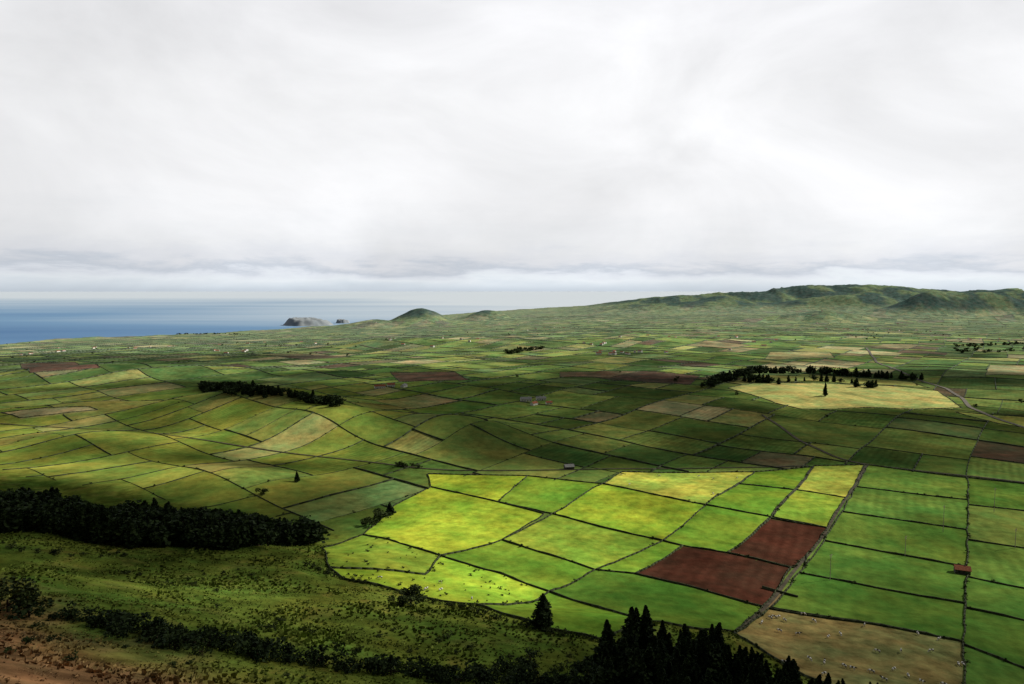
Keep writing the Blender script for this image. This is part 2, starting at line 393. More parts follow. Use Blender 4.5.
# ------------------------------------------------------------------ lanes
def resample(pts, step):
    pts = np.asarray(pts); L = np.concatenate([[0], np.cumsum(np.hypot(*np.diff(pts, axis=0).T))])
    s = np.arange(0, L[-1], step)
    return np.column_stack([np.interp(s, L, pts[:, 0]), np.interp(s, L, pts[:, 1])])
def lane(name, pix, width, mat=M_road):
    q = resample([survey(*p) for p in pix], 6.)
    k = np.ones(9)/9
    if len(q) > 20:
        for c in (0, 1): q[4:-4, c] = np.convolve(q[:, c], k, mode='valid')
    d = np.gradient(q, axis=0); L = np.hypot(d[:, 0], d[:, 1])[:, None]; nrm = np.column_stack([-d[:, 1], d[:, 0]])/L
    cols = []
    for o in (-.5, 0, .5):
        e = q+nrm*width*o; cols.append(np.column_stack([e, terrain(e[:, 0], e[:, 1])+.3+.0004*np.hypot(e[:, 0], e[:, 1])]))
    n = len(q); V = np.vstack(cols); i = np.arange(n-1)
    F = np.vstack([np.column_stack([c*n+i, c*n+i+1, (c+1)*n+i+1, (c+1)*n+i]) for c in (0, 1)])
    link(bpy.data.objects.new(name, quads_mesh(name, V, F, [mat], True)))
lane('country_road', [(866, 348), (876, 362), (905, 374), (945, 388), (962, 398), (970, 408), (1000, 420), (1060, 440)], 6)
lane('country_road', [(762, 415), (785, 430), (812, 447), (840, 460), (866, 465), (920, 471), (1050, 486)], 3.6, M_track)
lane('farm_lane', [(813, 467), (796, 490), (771, 517)], 2.2, M_track)
lane('farm_lane', [(866, 466), (846, 499), (828, 529), (795, 570), (765, 608), (736, 632)], 2.2, M_track)
lane('farm_lane', [(0, 424), (70, 428), (150, 433), (240, 446), (330, 458), (430, 470), (520, 471), (620, 469), (720, 468), (812, 466)], 2.6, M_track)
lane('farm_lane', [(360, 345), (420, 352), (520, 362), (640, 366), (760, 366), (880, 366)], 5)

# ------------------------------------------------------------------ foliage
def leafquads(c, size, rs, flat=.0):
    n = len(c); a = rs.normal(size=(n, 3)); a /= np.linalg.norm(a, axis=1)[:, None]
    b_ = rs.normal(size=(n, 3)); b_ -= a*(a*b_).sum(1)[:, None]; b_ /= np.linalg.norm(b_, axis=1)[:, None]
    a[:, 2] *= (1-flat)
    s = size[:, None]
    return np.stack([c-a*s-b_*s*.6, c+a*s*.6-b_*s, c+a*s+b_*s*.7, c-a*s*.7+b_*s], 1).reshape(-1, 3)
def prism(p0, p1, r0, r1, k=5):
    p0 = np.array(p0); p1 = np.array(p1); d = p1-p0; d /= np.linalg.norm(d)
    e = np.cross(d, [.3, .9, .2]); e /= np.linalg.norm(e); f = np.cross(d, e)
    an = np.arange(k)*2*math.pi/k; ring = np.cos(an)[:, None]*e+np.sin(an)[:, None]*f
    V = np.vstack([p0+ring*r0, p1+ring*r1]); i = np.arange(k)
    return V, np.column_stack([i, (i+1) % k, k+(i+1) % k, k+i])
def assemble(leafV, woods):
    V = [leafV]; nl = len(leafV)//4; F = [np.arange(len(leafV)).reshape(-1, 4)]; off = len(leafV)
    mi = [np.zeros(nl, int)]
    for v, f in woods:
        V.append(v); F.append(f+off); off += len(v); mi.append(np.ones(len(f), int))
    return np.vstack(V), np.vstack(F), np.concatenate(mi)
def conifer(seed, n=500, r=.2, blunt=.8):
    rs = np.random.default_rng(seed)
    t = rs.random(n)**1.05; tier = 9+seed % 4
    prof = (1-t**1.25)**blunt*(.7+.3*np.abs(np.sin(t*math.pi*tier+seed)))*(.35+.65*np.clip(t/.12, 0, 1))
    an = rs.random(n)*2*math.pi
    lob = .82+.2*np.sin(an*3+seed+t*4)+.16*np.sin(an*5+t*20)
    R = r*prof*lob*np.sqrt(rs.uniform(.2, 1.15, n))
    c = np.column_stack([R*np.cos(an)+.02*np.sin(t*9+seed), R*np.sin(an), .05+.93*t-.22*R])
    L = leafquads(c, (.026+.03*(1-t))*rs.uniform(.6, 1.4, n)*(500/n)**.4, rs, .35)
    woods = [prism((0, 0, -.03), (0, 0, .93), .02, .004)]
    for k in range(10):
        a = rs.random()*6.28; h = rs.uniform(.08, .7); q = r*(1-h)*.8
        woods.append(prism((0, 0, h), (q*math.cos(a), q*math.sin(a), h-.02), .006, .002, 4))
    return assemble(L, woods)
def broad(seed, n=420, wide=.5, low=.0):
    rs = np.random.default_rng(seed); K = 9
    lc = np.column_stack([rs.normal(0, wide*.45, K), rs.normal(0, wide*.45, K), rs.uniform(.3-low*.15, .75, K)]); lr = rs.uniform(.16, .3, K)
    k = rs.integers(0, K, n); d = rs.normal(size=(n, 3)); d /= np.linalg.norm(d, axis=1)[:, None]
    c = lc[k]+d*(lr[k]*rs.uniform(.55, 1.05, n))[:, None]; c[:, 2] = np.maximum(c[:, 2], .04)
    L = leafquads(c, rs.uniform(.03, .065, n)*(420/n)**.4, rs)
    woods = [prism((0, 0, -.04), (0, 0, .4), .035, .02)]
    for i in range(6): woods.append(prism((0, 0, .2), tuple(lc[i]), .018, .006, 4))
    return assemble(L, woods)
CON_S = [conifer(s, 2600, .22, .85) for s in (1, 2)]
CON_H = [conifer(s, 1900, .18, .8) for s in (1, 2, 3, 4, 5, 6)]
CON_M = [conifer(s, 460, .2, .55) for s in (5, 6, 7, 8)]+[broad(33, 460, .35), broad(34, 460, .4)]
BRO_H = [broad(s, 1100, .5) for s in (21, 22, 23)]; BRO_M = [broad(s, 320, .55, 1) for s in (24, 25, 26)]; BRO_L = [broad(s, 60, .55, 1) for s in (27, 28, 29)]
def mass(name, variants, pts, hs, mat, seed=0, wid=1.):
    rs = np.random.default_rng(seed); pts = np.asarray(pts); z = terrain(pts[:, 0], pts[:, 1])
    Vs = []; Fs = []; Ms = []; off = 0
    for k, (p, h, zz_) in enumerate(zip(pts, hs, z)):
        v, f, mi = variants[rs.integers(len(variants))]
        a = rs.random()*6.28; c, s = math.cos(a), math.sin(a); w_ = h*wid*rs.uniform(.8, 1.3)
        q = np.column_stack([(v[:, 0]*c-v[:, 1]*s)*w_+p[0], (v[:, 0]*s+v[:, 1]*c)*w_+p[1], v[:, 2]*h+zz_])
        Vs.append(q); Fs.append(f+off); Ms.append(mi); off += len(v)
    me = quads_mesh(name, np.vstack(Vs), np.vstack(Fs), [mat, M_bark])
    me.polygons.foreach_set('material_index', np.concatenate(Ms).astype(np.int32))
    return link(bpy.data.objects.new(name, me))
def fill(poly, spacing, seed):
    rs = np.random.default_rng(seed); lo = poly.min(0); hi = poly.max(0)
    n = int((hi-lo).prod()/spacing**2); q = lo+(hi-lo)*rs.random((n, 2)); return q[pip(poly, q[:, 0], q[:, 1])]
def along(pix, step, jit, seed):
    rs = np.random.default_rng(seed); q = resample([survey(*p) for p in pix], step)
    return q+rs.normal(0, jit, q.shape)
r_ = np.random.default_rng(5)
q = fill(spoly([(-90, 520), (0, 510), (60, 512), (100, 520), (150, 519), (200, 526), (240, 527), (270, 533), (322, 537), (326, 541), (290, 547), (240, 551), (180, 548), (120, 549), (70, 538), (20, 532), (-90, 535)]), 4.8, 1)
hh = (7+11*fbm(q[:, 0]/22, q[:, 1]/22, 2))*r_.uniform(.7, 1.2, len(q))*(1-.25*sst(-150, -90, q[:, 0]))
mass('conifer_plantation', CON_M, q, hh, M_conifer, 1, 1.3)
q = fill(spoly([(604, 678), (640, 668), (690, 672), (740, 684), (800, 700), (900, 716), (890, 740), (700, 750), (596, 724)]), 4.6, 2)
fall = 1-.4*sst(40, 110, q[:, 0])
mass('conifer_grove', CON_H, q, (13+12*fbm(q[:, 0]/14, q[:, 1]/14, 2))*r_.uniform(.8, 1.15, len(q))*fall, M_conifer, 2, 1.25)
def single(name, px, py, h, variants, mat, wid=1.):
    return mass(name, variants, [survey(px, py)], [h], mat, int(px*7+py), wid)
single('conifer_tree', 543, 628, 15, CON_S, M_conifer, 1.5)
single('conifer_tree', 297, 482, 10, CON_S, M_conifer, 1.7)
single('conifer_tree', 825, 396, 24, CON_H[:4], M_conifer, 1.1)
single('conifer_tree', 390, 515, 10, CON_H[:4], M_conifer, 1.8)
single('broadleaf_tree', 263, 495, 6, BRO_H, M_broad, 1.4)
single('broadleaf_tree', 411, 606, 9, BRO_H, M_broad, 1.5)
single('broadleaf_tree', 399, 606, 5, BRO_H, M_broad, 1.5)
single('broadleaf_tree', 380, 521, 8, BRO_H, M_broad, 1.5)
single('broadleaf_tree', 369, 527, 7, BRO_H, M_broad, 1.4)
single('broadleaf_tree', 8, 612, 8, BRO_H, M_broad, 1.2)
q = along([(395, 466), (420, 468)], 5, 1.5, 3); mass('shrub_row', BRO_M, q, r_.uniform(4, 7, len(q)), M_broad, 3)
q = np.vstack([along([(206, 386), (228, 390), (262, 393), (300, 398), (337, 406)], 3.2, 6, 4), along([(206, 388), (232, 393), (270, 396)], 4, 7, 5)])
mass('tree_row', CON_M, q, (7+9*fbm(q[:, 0]/30, q[:, 1]/30, 2)), M_conifer, 4, 1.6)
q = np.vstack([along([(709, 388), (722, 381), (748, 375)], 4.5, 5, 6), along([(748, 373.5), (790, 373), (850, 376), (920, 380)], 5, 6, 7), along([(730, 381), (782, 383.5)], 6, 7, 8), along([(858, 387), (880, 388)], 6, 5, 9), along([(790, 382), (850, 383)], 16, 4, 10)])
mass('shelterbelt_trees', CON_M, q, r_.uniform(9, 19, len(q)), M_conifer, 5, 1.5)
q = np.vstack([along([(507, 354), (540, 349)], 9, 8, 11), along([(960, 347), (1060, 343)], 22, 15, 12), along([(120, 336.5), (245, 334.5)], 22, 20, 13), along([(955, 352), (1024, 350)], 30, 20, 14)])
mass('distant_trees', BRO_L, q, r_.uniform(7, 17, len(q)), M_broad, 6, 1.3)
q = np.vstack([along([(45, 618), (110, 628), (180, 640), (260, 655), (340, 668), (420, 678), (520, 686), (600, 690)], 2.2, 1.9, 15),
               along([(120, 640), (200, 652), (300, 668)], 4, 3, 16), along([(505, 672), (560, 668), (600, 672)], 2.8, 3, 17)])
mass('hillside_hedge', BRO_M, q, r_.uniform(2., 5.5, len(q)), M_conifer, 7, 1.3)
q = np.vstack([along([(308, 566), (345, 580), (400, 594), (450, 606), (500, 620), (560, 635), (602, 643)], 3.2, .6, 18), along([(0, 545), (60, 556), (130, 556)], 5, 3, 19)])
mass('hedgerow', BRO_M, q, r_.uniform(1.2, 2.8, len(q)), M_hedge, 8, 1.1)
sel = np.random.default_rng(8).random(len(T0)) < .22; q = (T0[sel]+T1[sel])/2; q = q[np.hypot(q[:, 0], q[:, 1]) < 900]
near = (dd < 1300) & (np.random.default_rng(9).random(len(dd)) < .22)
q = np.vstack([q, (P0[near]+P1[near])/2]); mass('wall_shrubs', BRO_L, q, r_.uniform(.9, 2.2, len(q)), M_hedge, 9, 1.3)
q = np.column_stack([r_.uniform(-420, 200, 3000), r_.uniform(50, 520, 3000)]); g_ = q[:, 1]+.45*q[:, 0]
q = q[(g_ < 400) & (g_ > 60) & (fbm(q[:, 0]/45, q[:, 1]/45, 3) > .6)]; q = q[~in_traced(q[:, 0], q[:, 1])][:170]
mass('heath_shrubs', BRO_M, q, r_.uniform(.6, 1.7, len(q))*r_.choice([1, 1, 1.5], len(q)), M_broad, 10, 1.4)
pp = TP[17][0]; q = np.vstack([fill(pp, 7, 44)[:60], fill(TP[16][0], 9, 45)[:25]])
mass('pasture_shrubs', BRO_L, q, r_.uniform(.6, 1.6, len(q)), M_hedge, 12, 1.3)
q = np.column_stack([r_.uniform(-4000, 4500, 900), r_.uniform(900, 6500, 900)]); q = q[(np.abs(q[:, 0]) < q[:, 1]*.85) & (fbm(q[:, 0]/600, q[:, 1]/600, 2) > .5)][:230]
mass('farmland_trees', BRO_L, q, r_.uniform(4, 9, len(q)), M_broad, 11, 1.2)

N = 80000; q = np.column_stack([r_.uniform(-330, 230, N), r_.uniform(25, 420, N)]); g_ = q[:, 1]+.45*q[:, 0]
keep = (g_ < 395) & (np.abs(q[:, 0]) < q[:, 1]*.86+25) & (r_.random(N) < np.clip(170/np.hypot(q[:, 0], q[:, 1]), .25, 1)); q = q[keep]; q = q[~in_traced(q[:, 0], q[:, 1])]
n = len(q); z = terrain(q[:, 0], q[:, 1]); Vt = []
for k in range(3):
    a = r_.random(n)*6.28; h = r_.uniform(.25, .7, n)*(1+1.2*(fbm(q[:, 0]/20, q[:, 1]/20, 2)-.5)*2); w_ = h*.6
    cx, sx = np.cos(a)*w_, np.sin(a)*w_; lx = r_.normal(0, .3, n); ly = r_.normal(0, .3, n)
    Vt.append(np.stack([np.column_stack([q[:, 0]-cx, q[:, 1]-sx, z-.1]), np.column_stack([q[:, 0]+cx, q[:, 1]+sx, z-.1]), np.column_stack([q[:, 0]+cx*1.3+lx, q[:, 1]+sx*1.3+ly, z+h*.8]), np.column_stack([q[:, 0]-cx+lx, q[:, 1]-sx+ly, z+h])], 1).reshape(-1, 3))
Vt = np.vstack(Vt)
M_tuft = attr_mat('rough_grass_blades', .8, 1.2)
me = quads_mesh('rough_grass', Vt, np.arange(len(Vt)).reshape(-1, 4), [M_tuft])
g_ = q[:, 1]+.45*q[:, 0]; nn = fbm(q[:, 0]/40, q[:, 1]/40, 4)[:, None]; bb = sst(135, 88, g_+55*(nn[:, 0]-.5))[:, None]
tc_ = (np.array([.14, .18, .03])*(1-bb)+np.array([.22, .13, .06])*bb)*r_.uniform(.7, 1.4, (n, 1))*(.4+1.2*nn)
add_attr(me, 'Col', np.tile(np.repeat(tc_, 4, axis=0), (3, 1)), 'FLOAT_COLOR')
link(bpy.data.objects.new('rough_grass', me))

# ------------------------------------------------------------------ buildings
def part(name, V, F, mat, parent):
    me = bpy.data.meshes.new(name); me.from_pydata([tuple(map(float, v)) for v in V], [], F); me.materials.append(mat)
    o = link(bpy.data.objects.new(name, me)); o.parent = parent; return o
def bx(x0, x1, y0, y1, z0, z1):
    return [(x0, y0, z0), (x1, y0, z0), (x1, y1, z0), (x0, y1, z0), (x0, y0, z1), (x1, y0, z1), (x1, y1, z1), (x0, y1, z1)]
BF = [(0, 1, 5, 4), (1, 2, 6, 5), (2, 3, 7, 6), (3, 0, 4, 7), (4, 5, 6, 7)]
def house(name, xy, rot, L, Wd, H, roof=M_tile, wall=M_plaster):
    e = link(bpy.data.objects.new(name, None)); e.location = (xy[0], xy[1], float(terrain(xy[0], xy[1]))); e.rotation_euler[2] = rot
    l, w_ = L/2, Wd/2; rh = Wd*.32
    part('walls', [(-l, -w_, -1.5), (l, -w_, -1.5), (l, w_, -1.5), (-l, w_, -1.5), (-l, -w_, H), (l, -w_, H), (l, w_, H), (-l, w_, H), (-l, 0, H+rh), (l, 0, H+rh)],
         [(0, 1, 5, 4), (2, 3, 7, 6), (1, 2, 6, 9, 5), (3, 0, 4, 8, 7)], wall, e)
    o = .45; k = rh/w_; zt = H+rh+.12; ze = H-o*k+.12
    part('roof', [(-l-o, -w_-o, ze), (l+o, -w_-o, ze), (l+o, 0, zt), (-l-o, 0, zt), (l+o, w_+o, ze), (-l-o, w_+o, ze),
                  (-l-o, -w_-o, ze-.18), (l+o, -w_-o, ze-.18), (l+o, 0, zt-.18), (-l-o, 0, zt-.18), (l+o, w_+o, ze-.18), (-l-o, w_+o, ze-.18)],
         [(0, 1, 2, 3), (3, 2, 4, 5), (7, 6, 9, 8), (8, 9, 11, 10), (0, 6, 7, 1), (4, 10, 11, 5), (1, 7, 8, 2), (2, 8, 10, 4), (0, 3, 9, 6), (3, 5, 11, 9)], roof, e)
    n = max(2, int(L/4))
    for s in (-1, 1):
        for i in range(n):
            x = -l+L*(i+.5)/n; y0 = s*(w_+.03)
            if s < 0 and i == n//2: part('door', bx(x-.55, x+.55, y0-.04, y0+.04, 0, 2.1), BF, M_door, e)
            else: part('window_%d' % (i+(s > 0)*n), bx(x-.5, x+.5, y0-.04, y0+.04, 1., 2.2), BF, M_glass, e)
    part('chimney', bx(l*.5, l*.5+.8, .6, 1.4, H+.2, H+rh+1.1), BF, wall, e)
for i, (px, py, rot, L, Wd, H, rf) in enumerate([(380, 388, .3, 20, 8, 4, M_tile), (391, 386.5, .3, 14, 8, 4, M_tile), (404, 387, 1.2, 14, 7, 3.5, M_grey),
        (526, 401, .1, 18, 9, 4, M_grey), (541, 400, .1, 16, 8, 3.5, M_grey), (534, 405, .9, 12, 7, 3.5, M_tile), (549, 404, .2, 10, 6, 3, M_tile)]):
    house('farm_building', survey(px, py), rot, L, Wd, H, rf)
M_lava = noise_mat('lava_stone', (.05, .045, .04), (.11, .10, .09), 1.5)
house('stone_hut', survey(962, 573), -.4, 8, 5.5, 3, M_tile, M_lava)
house('stone_hut', survey(569, 469), .2, 9, 6, 3, M_grey, M_lava)
Vh = []; Fh = []; Mh = []; off = 0
ctr = [(634, 353, 12, 60), (446, 340, 8, 120), (590, 345, 5, 90), (700, 338, 10, 200), (330, 342, 8, 200), (140, 347, 8, 200), (980, 340, 10, 200), (520, 330, 9, 300), (240, 352, 5, 120), (870, 330, 9, 250), (60, 352, 6, 150), (770, 343, 5, 150), (620, 322, 12, 500), (450, 325, 10, 400), (820, 318, 12, 600)]
for px, py, k, sp in ctr:
    c = survey(px, py)
    for _ in range(k):
        x, y = c[0]+r_.normal(0, sp), c[1]+r_.normal(0, sp*.6); z0 = float(terrain(x, y))
        if z0 < SEA+5: continue
        L, w_, H = r_.uniform(5, 9), r_.uniform(3.5, 5), r_.uniform(3, 6); a = r_.random()*3.14; ca, sa = math.cos(a), math.sin(a)
        vs = [(-L, -w_, -3), (L, -w_, -3), (L, w_, -3), (-L, w_, -3), (-L, -w_, H), (L, -w_, H), (L, w_, H), (-L, w_, H), (-L, 0, H+2.4), (L, 0, H+2.4)]
        Vh += [(x+p[0]*ca-p[1]*sa, y+p[0]*sa+p[1]*ca, z0+p[2]) for p in vs]
        for f, mt in [((0, 1, 5, 4), 0), ((2, 3, 7, 6), 0), ((1, 2, 6, 9, 5), 0), ((3, 0, 4, 8, 7), 0), ((4, 5, 9, 8), 1), ((7, 8, 9, 6), 1)]:
            Fh.append(tuple(off+i for i in f)); Mh.append(mt)
        off += 10
me = bpy.data.meshes.new('distant_village'); me.from_pydata(Vh, [], Fh); me.materials.append(M_plaster); me.materials.append(M_tile); me.polygons.foreach_set('material_index', Mh)
link(bpy.data.objects.new('distant_village', me))

def pole(px, py, h):
    x, y = survey(px, py); woods = [prism((0, 0, -.5), (0, 0, h), .22, .13, 8), prism((-1.6, 0, h-1), (1.6, 0, h-1), .09, .09, 6), prism((-1.1, 0, h-2.2), (1.1, 0, h-2.2), .08, .08, 6), prism((-1.2, 0, h-1.1), (0, 0, h-2.6), .05, .05, 5), prism((1.2, 0, h-1.1), (0, 0, h-2.6), .05, .05, 5)]
    for s in (-1.5, -.8, .8, 1.5): woods.append(prism((s, 0, h-1), (s, 0, h-.6), .08, .05, 6))
    V, F, mi = assemble(np.zeros((0, 3)), woods); me = quads_mesh('utility_pole', V, F, [M_pole]); o = link(bpy.data.objects.new('utility_pole', me))
    o.location = (x, y, float(terrain(x, y))); o.rotation_euler[2] = .6
for p in [(943, 532, 20), (994, 512, 20), (830, 580, 16), (905, 556, 14), (1015, 548, 14)]: pole(*p)

# ------------------------------------------------------------------ cows
def skin_obj(name, pts, edges, rad, mat):
    me = bpy.data.meshes.new(name); me.from_pydata(pts, edges, []); o = bpy.data.objects.new(name, me); link(o)
    md = o.modifiers.new('s', 'SKIN'); md.use_smooth_shade = True
    for i, r in enumerate(rad): me.skin_vertices[0].data[i].radius = (r, r)
    me.skin_vertices[0].data[0].use_root = True
    sb = o.modifiers.new('b', 'SUBSURF'); sb.levels = 1; sb.render_levels = 1
    dg = bpy.context.evaluated_depsgraph_get(); m2 = bpy.data.meshes.new_from_object(o.evaluated_get(dg)); bpy.data.objects.remove(o)
    m2.name = name; m2.materials.clear(); m2.materials.append(mat); return m2
def cowmesh(name, grazing, mat):
    P = [(-.7, 0, 1.12), (-.2, 0, 1.05), (.35, 0, 1.05), (.75, 0, 1.15)]; R = [.3, .36, .36, .28]; E = [(0, 1), (1, 2), (2, 3)]
    if grazing: hd = [(1.1, 0, .95), (1.35, 0, .5), (1.5, 0, .15)]
    else: hd = [(1.05, 0, 1.35), (1.25, 0, 1.5), (1.6, 0, 1.35)]
    P += hd; R += [.18, .14, .09]; E += [(3, 4), (4, 5), (5, 6)]
    for s in (-1, 1):
        b0 = len(P); P += [(-.72, .2*s, .85), (-.6, .22*s, .62), (-.82, .22*s, .42), (-.78, .22*s, .04)]; R += [.16, .1, .065, .06]; E += [(0, b0), (b0, b0+1), (b0+1, b0+2), (b0+2, b0+3)]
        b0 = len(P); P += [(.65, .2*s, .8), (.66, .21*s, .45), (.64, .21*s, .04)]; R += [.13, .075, .06]; E += [(3, b0), (b0, b0+1), (b0+1, b0+2)]
        b0 = len(P); h = hd[1]; P += [(h[0]-.05, .24*s, h[2]+.08)]; R += [.05]; E += [(5, b0)]
    b0 = len(P); P += [(-1.02, 0, 1.2), (-1.08, 0, .6)]; R += [.04, .04]; E += [(0, b0), (b0, b0+1)]
    return skin_obj(name, P, E, R, mat)
M_cow = noise_mat('holstein_coat', (.03, .028, .025), (.75, .72, .66), 1.1, 1); r = [n for n in M_cow.node_tree.nodes if n.type == 'VALTORGB'][0]
r.color_ramp.elements[0].position = .4; r.color_ramp.elements[1].position = .43
cms = [cowmesh('cow_grazing', True, M_cow), cowmesh('cow_standing', False, M_cow)]
cp = []
for poly, n in ((TP[24][0], 34), (TP[2][0], 7), (TP[17][0], 5)):
    q = fill(poly, 6, 77); r_.shuffle(q); cp += list(q[:n])
for x, y in cp:
    o = link(bpy.data.objects.new('cow', cms[int(r_.random() > .65)])); o.location = (x, y, float(terrain(x, y))+.05); o.rotation_euler[2] = r_.random()*6.28; o.scale = (1.15,)*3

# ------------------------------------------------------------------ sea and islets
M_sea, nt, b = newmat('sea_water')
tc = nd(nt, 'ShaderNodeTexCoord'); mp = nd(nt, 'ShaderNodeMapping'); mp.inputs['Scale'].default_value = (.00009, .0003, 1)
nt.links.new(tc.outputs['Object'], mp.inputs['Vector']); n = nd(nt, 'ShaderNodeTexNoise'); n.inputs['Scale'].default_value = 1.; n.inputs['Detail'].default_value = 4
nt.links.new(mp.outputs[0], n.inputs['Vector'])
sp = nd(nt, 'ShaderNodeSeparateXYZ'); nt.links.new(tc.outputs['Object'], sp.inputs[0])
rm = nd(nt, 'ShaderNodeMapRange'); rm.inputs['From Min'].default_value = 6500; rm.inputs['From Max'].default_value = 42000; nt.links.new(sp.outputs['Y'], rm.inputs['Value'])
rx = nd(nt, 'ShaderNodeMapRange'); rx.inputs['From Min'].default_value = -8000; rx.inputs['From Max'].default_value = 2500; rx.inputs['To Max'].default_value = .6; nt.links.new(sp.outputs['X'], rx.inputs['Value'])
far_ = mathn(nt, 'POWER', rm.outputs[0], .6)  # sea colour pales towards the horizon, haze painted in
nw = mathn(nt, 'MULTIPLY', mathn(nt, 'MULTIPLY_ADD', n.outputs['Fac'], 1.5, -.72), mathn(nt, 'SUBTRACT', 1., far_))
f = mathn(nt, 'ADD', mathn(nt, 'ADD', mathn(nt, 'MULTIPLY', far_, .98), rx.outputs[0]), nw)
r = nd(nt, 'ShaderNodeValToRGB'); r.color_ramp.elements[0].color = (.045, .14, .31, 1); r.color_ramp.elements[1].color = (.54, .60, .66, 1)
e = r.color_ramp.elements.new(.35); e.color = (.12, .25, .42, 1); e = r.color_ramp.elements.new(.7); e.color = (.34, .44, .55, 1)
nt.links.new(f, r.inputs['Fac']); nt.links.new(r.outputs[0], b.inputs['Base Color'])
b.inputs['Roughness'].default_value = .6; b.inputs['Specular IOR Level'].default_value = .1
NS = 160; rs_ = np.geomspace(2500, 230000, 60); a_ = np.linspace(0, 2*math.pi, NS, endpoint=False)
A, R = np.meshgrid(a_, rs_); Vs = np.stack([(np.sin(A)*R).ravel(), (np.cos(A)*R).ravel(), np.full(A.size, SEA)], 1)
i = np.arange(59)[:, None]*NS; j = np.arange(NS)[None, :]; F = np.stack([i+j, i+(j+1) % NS, i+NS+(j+1) % NS, i+NS+j], -1).reshape(-1, 4)
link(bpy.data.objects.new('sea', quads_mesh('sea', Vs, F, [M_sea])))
def islet(px, py, wpx, htop, sd):
    x0, y0 = at_level(px, py, SEA); n = 70; s = np.linspace(-1, 1, n); a, c = np.meshgrid(s, s); w_ = wpx/683*y0/2
    r2 = np.sqrt(a**2+c**2)+.25*(fbm(a*2+sd, c*2+sd, 3)-.5)
    prof = sst(.98, .6, r2)*(.55+.45*np.clip(.5-a*.4, 0, 1))*(.75+.5*fbm(a*4+sd, c*4, 3))
    h = -15+(htop+15)*prof
    V = np.stack([x0+a*w_, y0+c*w_, SEA+h], -1).reshape(-1, 3); i = np.arange(n-1)[:, None]*n; j = np.arange(n-1)[None, :]
    link(bpy.data.objects.new('rocky_islet', quads_mesh('rocky_islet', V, np.stack([i+j, i+j+1, i+n+j+1, i+n+j], -1).reshape(-1, 4), [M_rock], True)))
islet(309, 325, 54, 100, 3); islet(343, 323, 16, 60, 8)

# ------------------------------------------------------------------ sun, added shadow clouds, sky
el = math.radians(36); azs = math.radians(72)
S = Vector((math.sin(azs)*math.cos(el), math.cos(azs)*math.cos(el), math.sin(el)))
sun = bpy.data.lights.new('sun', 'SUN'); sun.energy = 5.0; sun.angle = math.radians(.5); sun.color = (1, .95, .85)
so = link(bpy.data.objects.new('sun', sun)); so.rotation_euler = S.to_track_quat('Z', 'Y').to_euler()
LIT = [
 ([(-900, 396), (-50, 392), (200, 380), (450, 383), (560, 368), (720, 378), (860, 370), (1100, 374), (1900, 380), (1900, 321), (1024, 321), (512, 321), (0, 340), (-900, 350)], .95),
 ([(480, 360), (620, 352), (800, 356), (1000, 352), (1000, 357), (760, 364), (560, 370)], .4),
 ([(-300, 366), (100, 352), (330, 356), (300, 362), (0, 376), (-300, 380)], .4),
 ([(250, 372), (420, 366), (560, 374), (520, 383), (300, 380)], .3),
 ([(430, 395), (600, 390), (720, 405), (740, 420), (640, 440), (520, 425), (430, 410)], .2),
 ([(560, 440), (650, 432), (650, 446), (590, 452)], .7),
 ([(480, 408), (560, 404), (600, 410), (520, 416)], .6),
 ([(-400, 480), (-50, 432), (80, 412), (200, 402), (330, 408), (400, 430), (440, 450), (470, 466), (430, 487), (330, 508), (240, 496), (100, 480), (-50, 470)], 1.),
 ([(0, 436), (100, 440), (220, 452), (330, 462), (420, 468), (360, 474), (200, 466), (0, 452)], .15),
 ([(90, 412), (160, 405), (200, 415), (180, 432), (110, 432), (70, 424)], .2),
 ([(260, 492), (300, 480), (400, 484), (390, 500), (330, 512)], .3),
 ([(-400, 395), (-50, 392), (150, 388), (200, 395), (100, 408), (-50, 425), (-400, 440)], .35),
 ([(718, 384), (830, 379), (1024, 386), (1150, 398), (1150, 414), (960, 410), (800, 410), (740, 403)], .95),
 ([(760, 414), (1024, 414), (1150, 436), (1150, 476), (870, 462), (800, 455), (760, 430)], .18),
 ([(900, 424), (980, 426), (1024, 440), (1000, 450), (930, 440)], .6),
 ([(320, 570), (355, 525), (395, 500), (430, 484), (470, 473), (620, 471), (760, 471), (868, 466), (856, 495), (812, 570), (765, 606), (660, 588), (610, 640), (500, 622), (430, 606), (330, 584)], 1.),
 ([(560, 590), (640, 575), (765, 606), (735, 632), (610, 640)], .45),
 ([(868, 466), (1100, 486), (1200, 520), (1200, 640), (960, 610), (790, 585), (812, 570), (856, 495)], .65),
 ([(790, 585), (1200, 650), (1200, 760), (940, 720), (735, 632), (765, 606)], .38),
 ([(200, 585), (320, 588), (420, 608), (540, 640), (580, 660), (500, 668), (400, 660), (250, 620)], .6),
 ([(-80, 555), (100, 562), (200, 580), (250, 615), (100, 600), (-80, 590)], .3),
 ([(-80, 640), (0, 640), (120, 655), (260, 690), (-80, 740)], .75),
]
gx = np.arange(-4400, 4400, 20.); gy = np.arange(-400, 4500, 20.); GXX, GYY = np.meshgrid(gx, gy); gxf = GXX.ravel(); gyf = GYY.ravel()
lit = np.full(gxf.shape, .05)
wx_ = gxf+(fbm(gxf/120, gyf/120, 3)-.5)*50; wy_ = gyf+(fbm(gxf/120+9, gyf/120, 3)-.5)*50
for pl, v in LIT:
    P = spoly(pl); msk = pip(P, wx_, wy_); lit[msk] = v
lit = np.where(gyf > 3800, np.maximum(lit, .85), lit)
L2 = lit.reshape(GXX.shape)
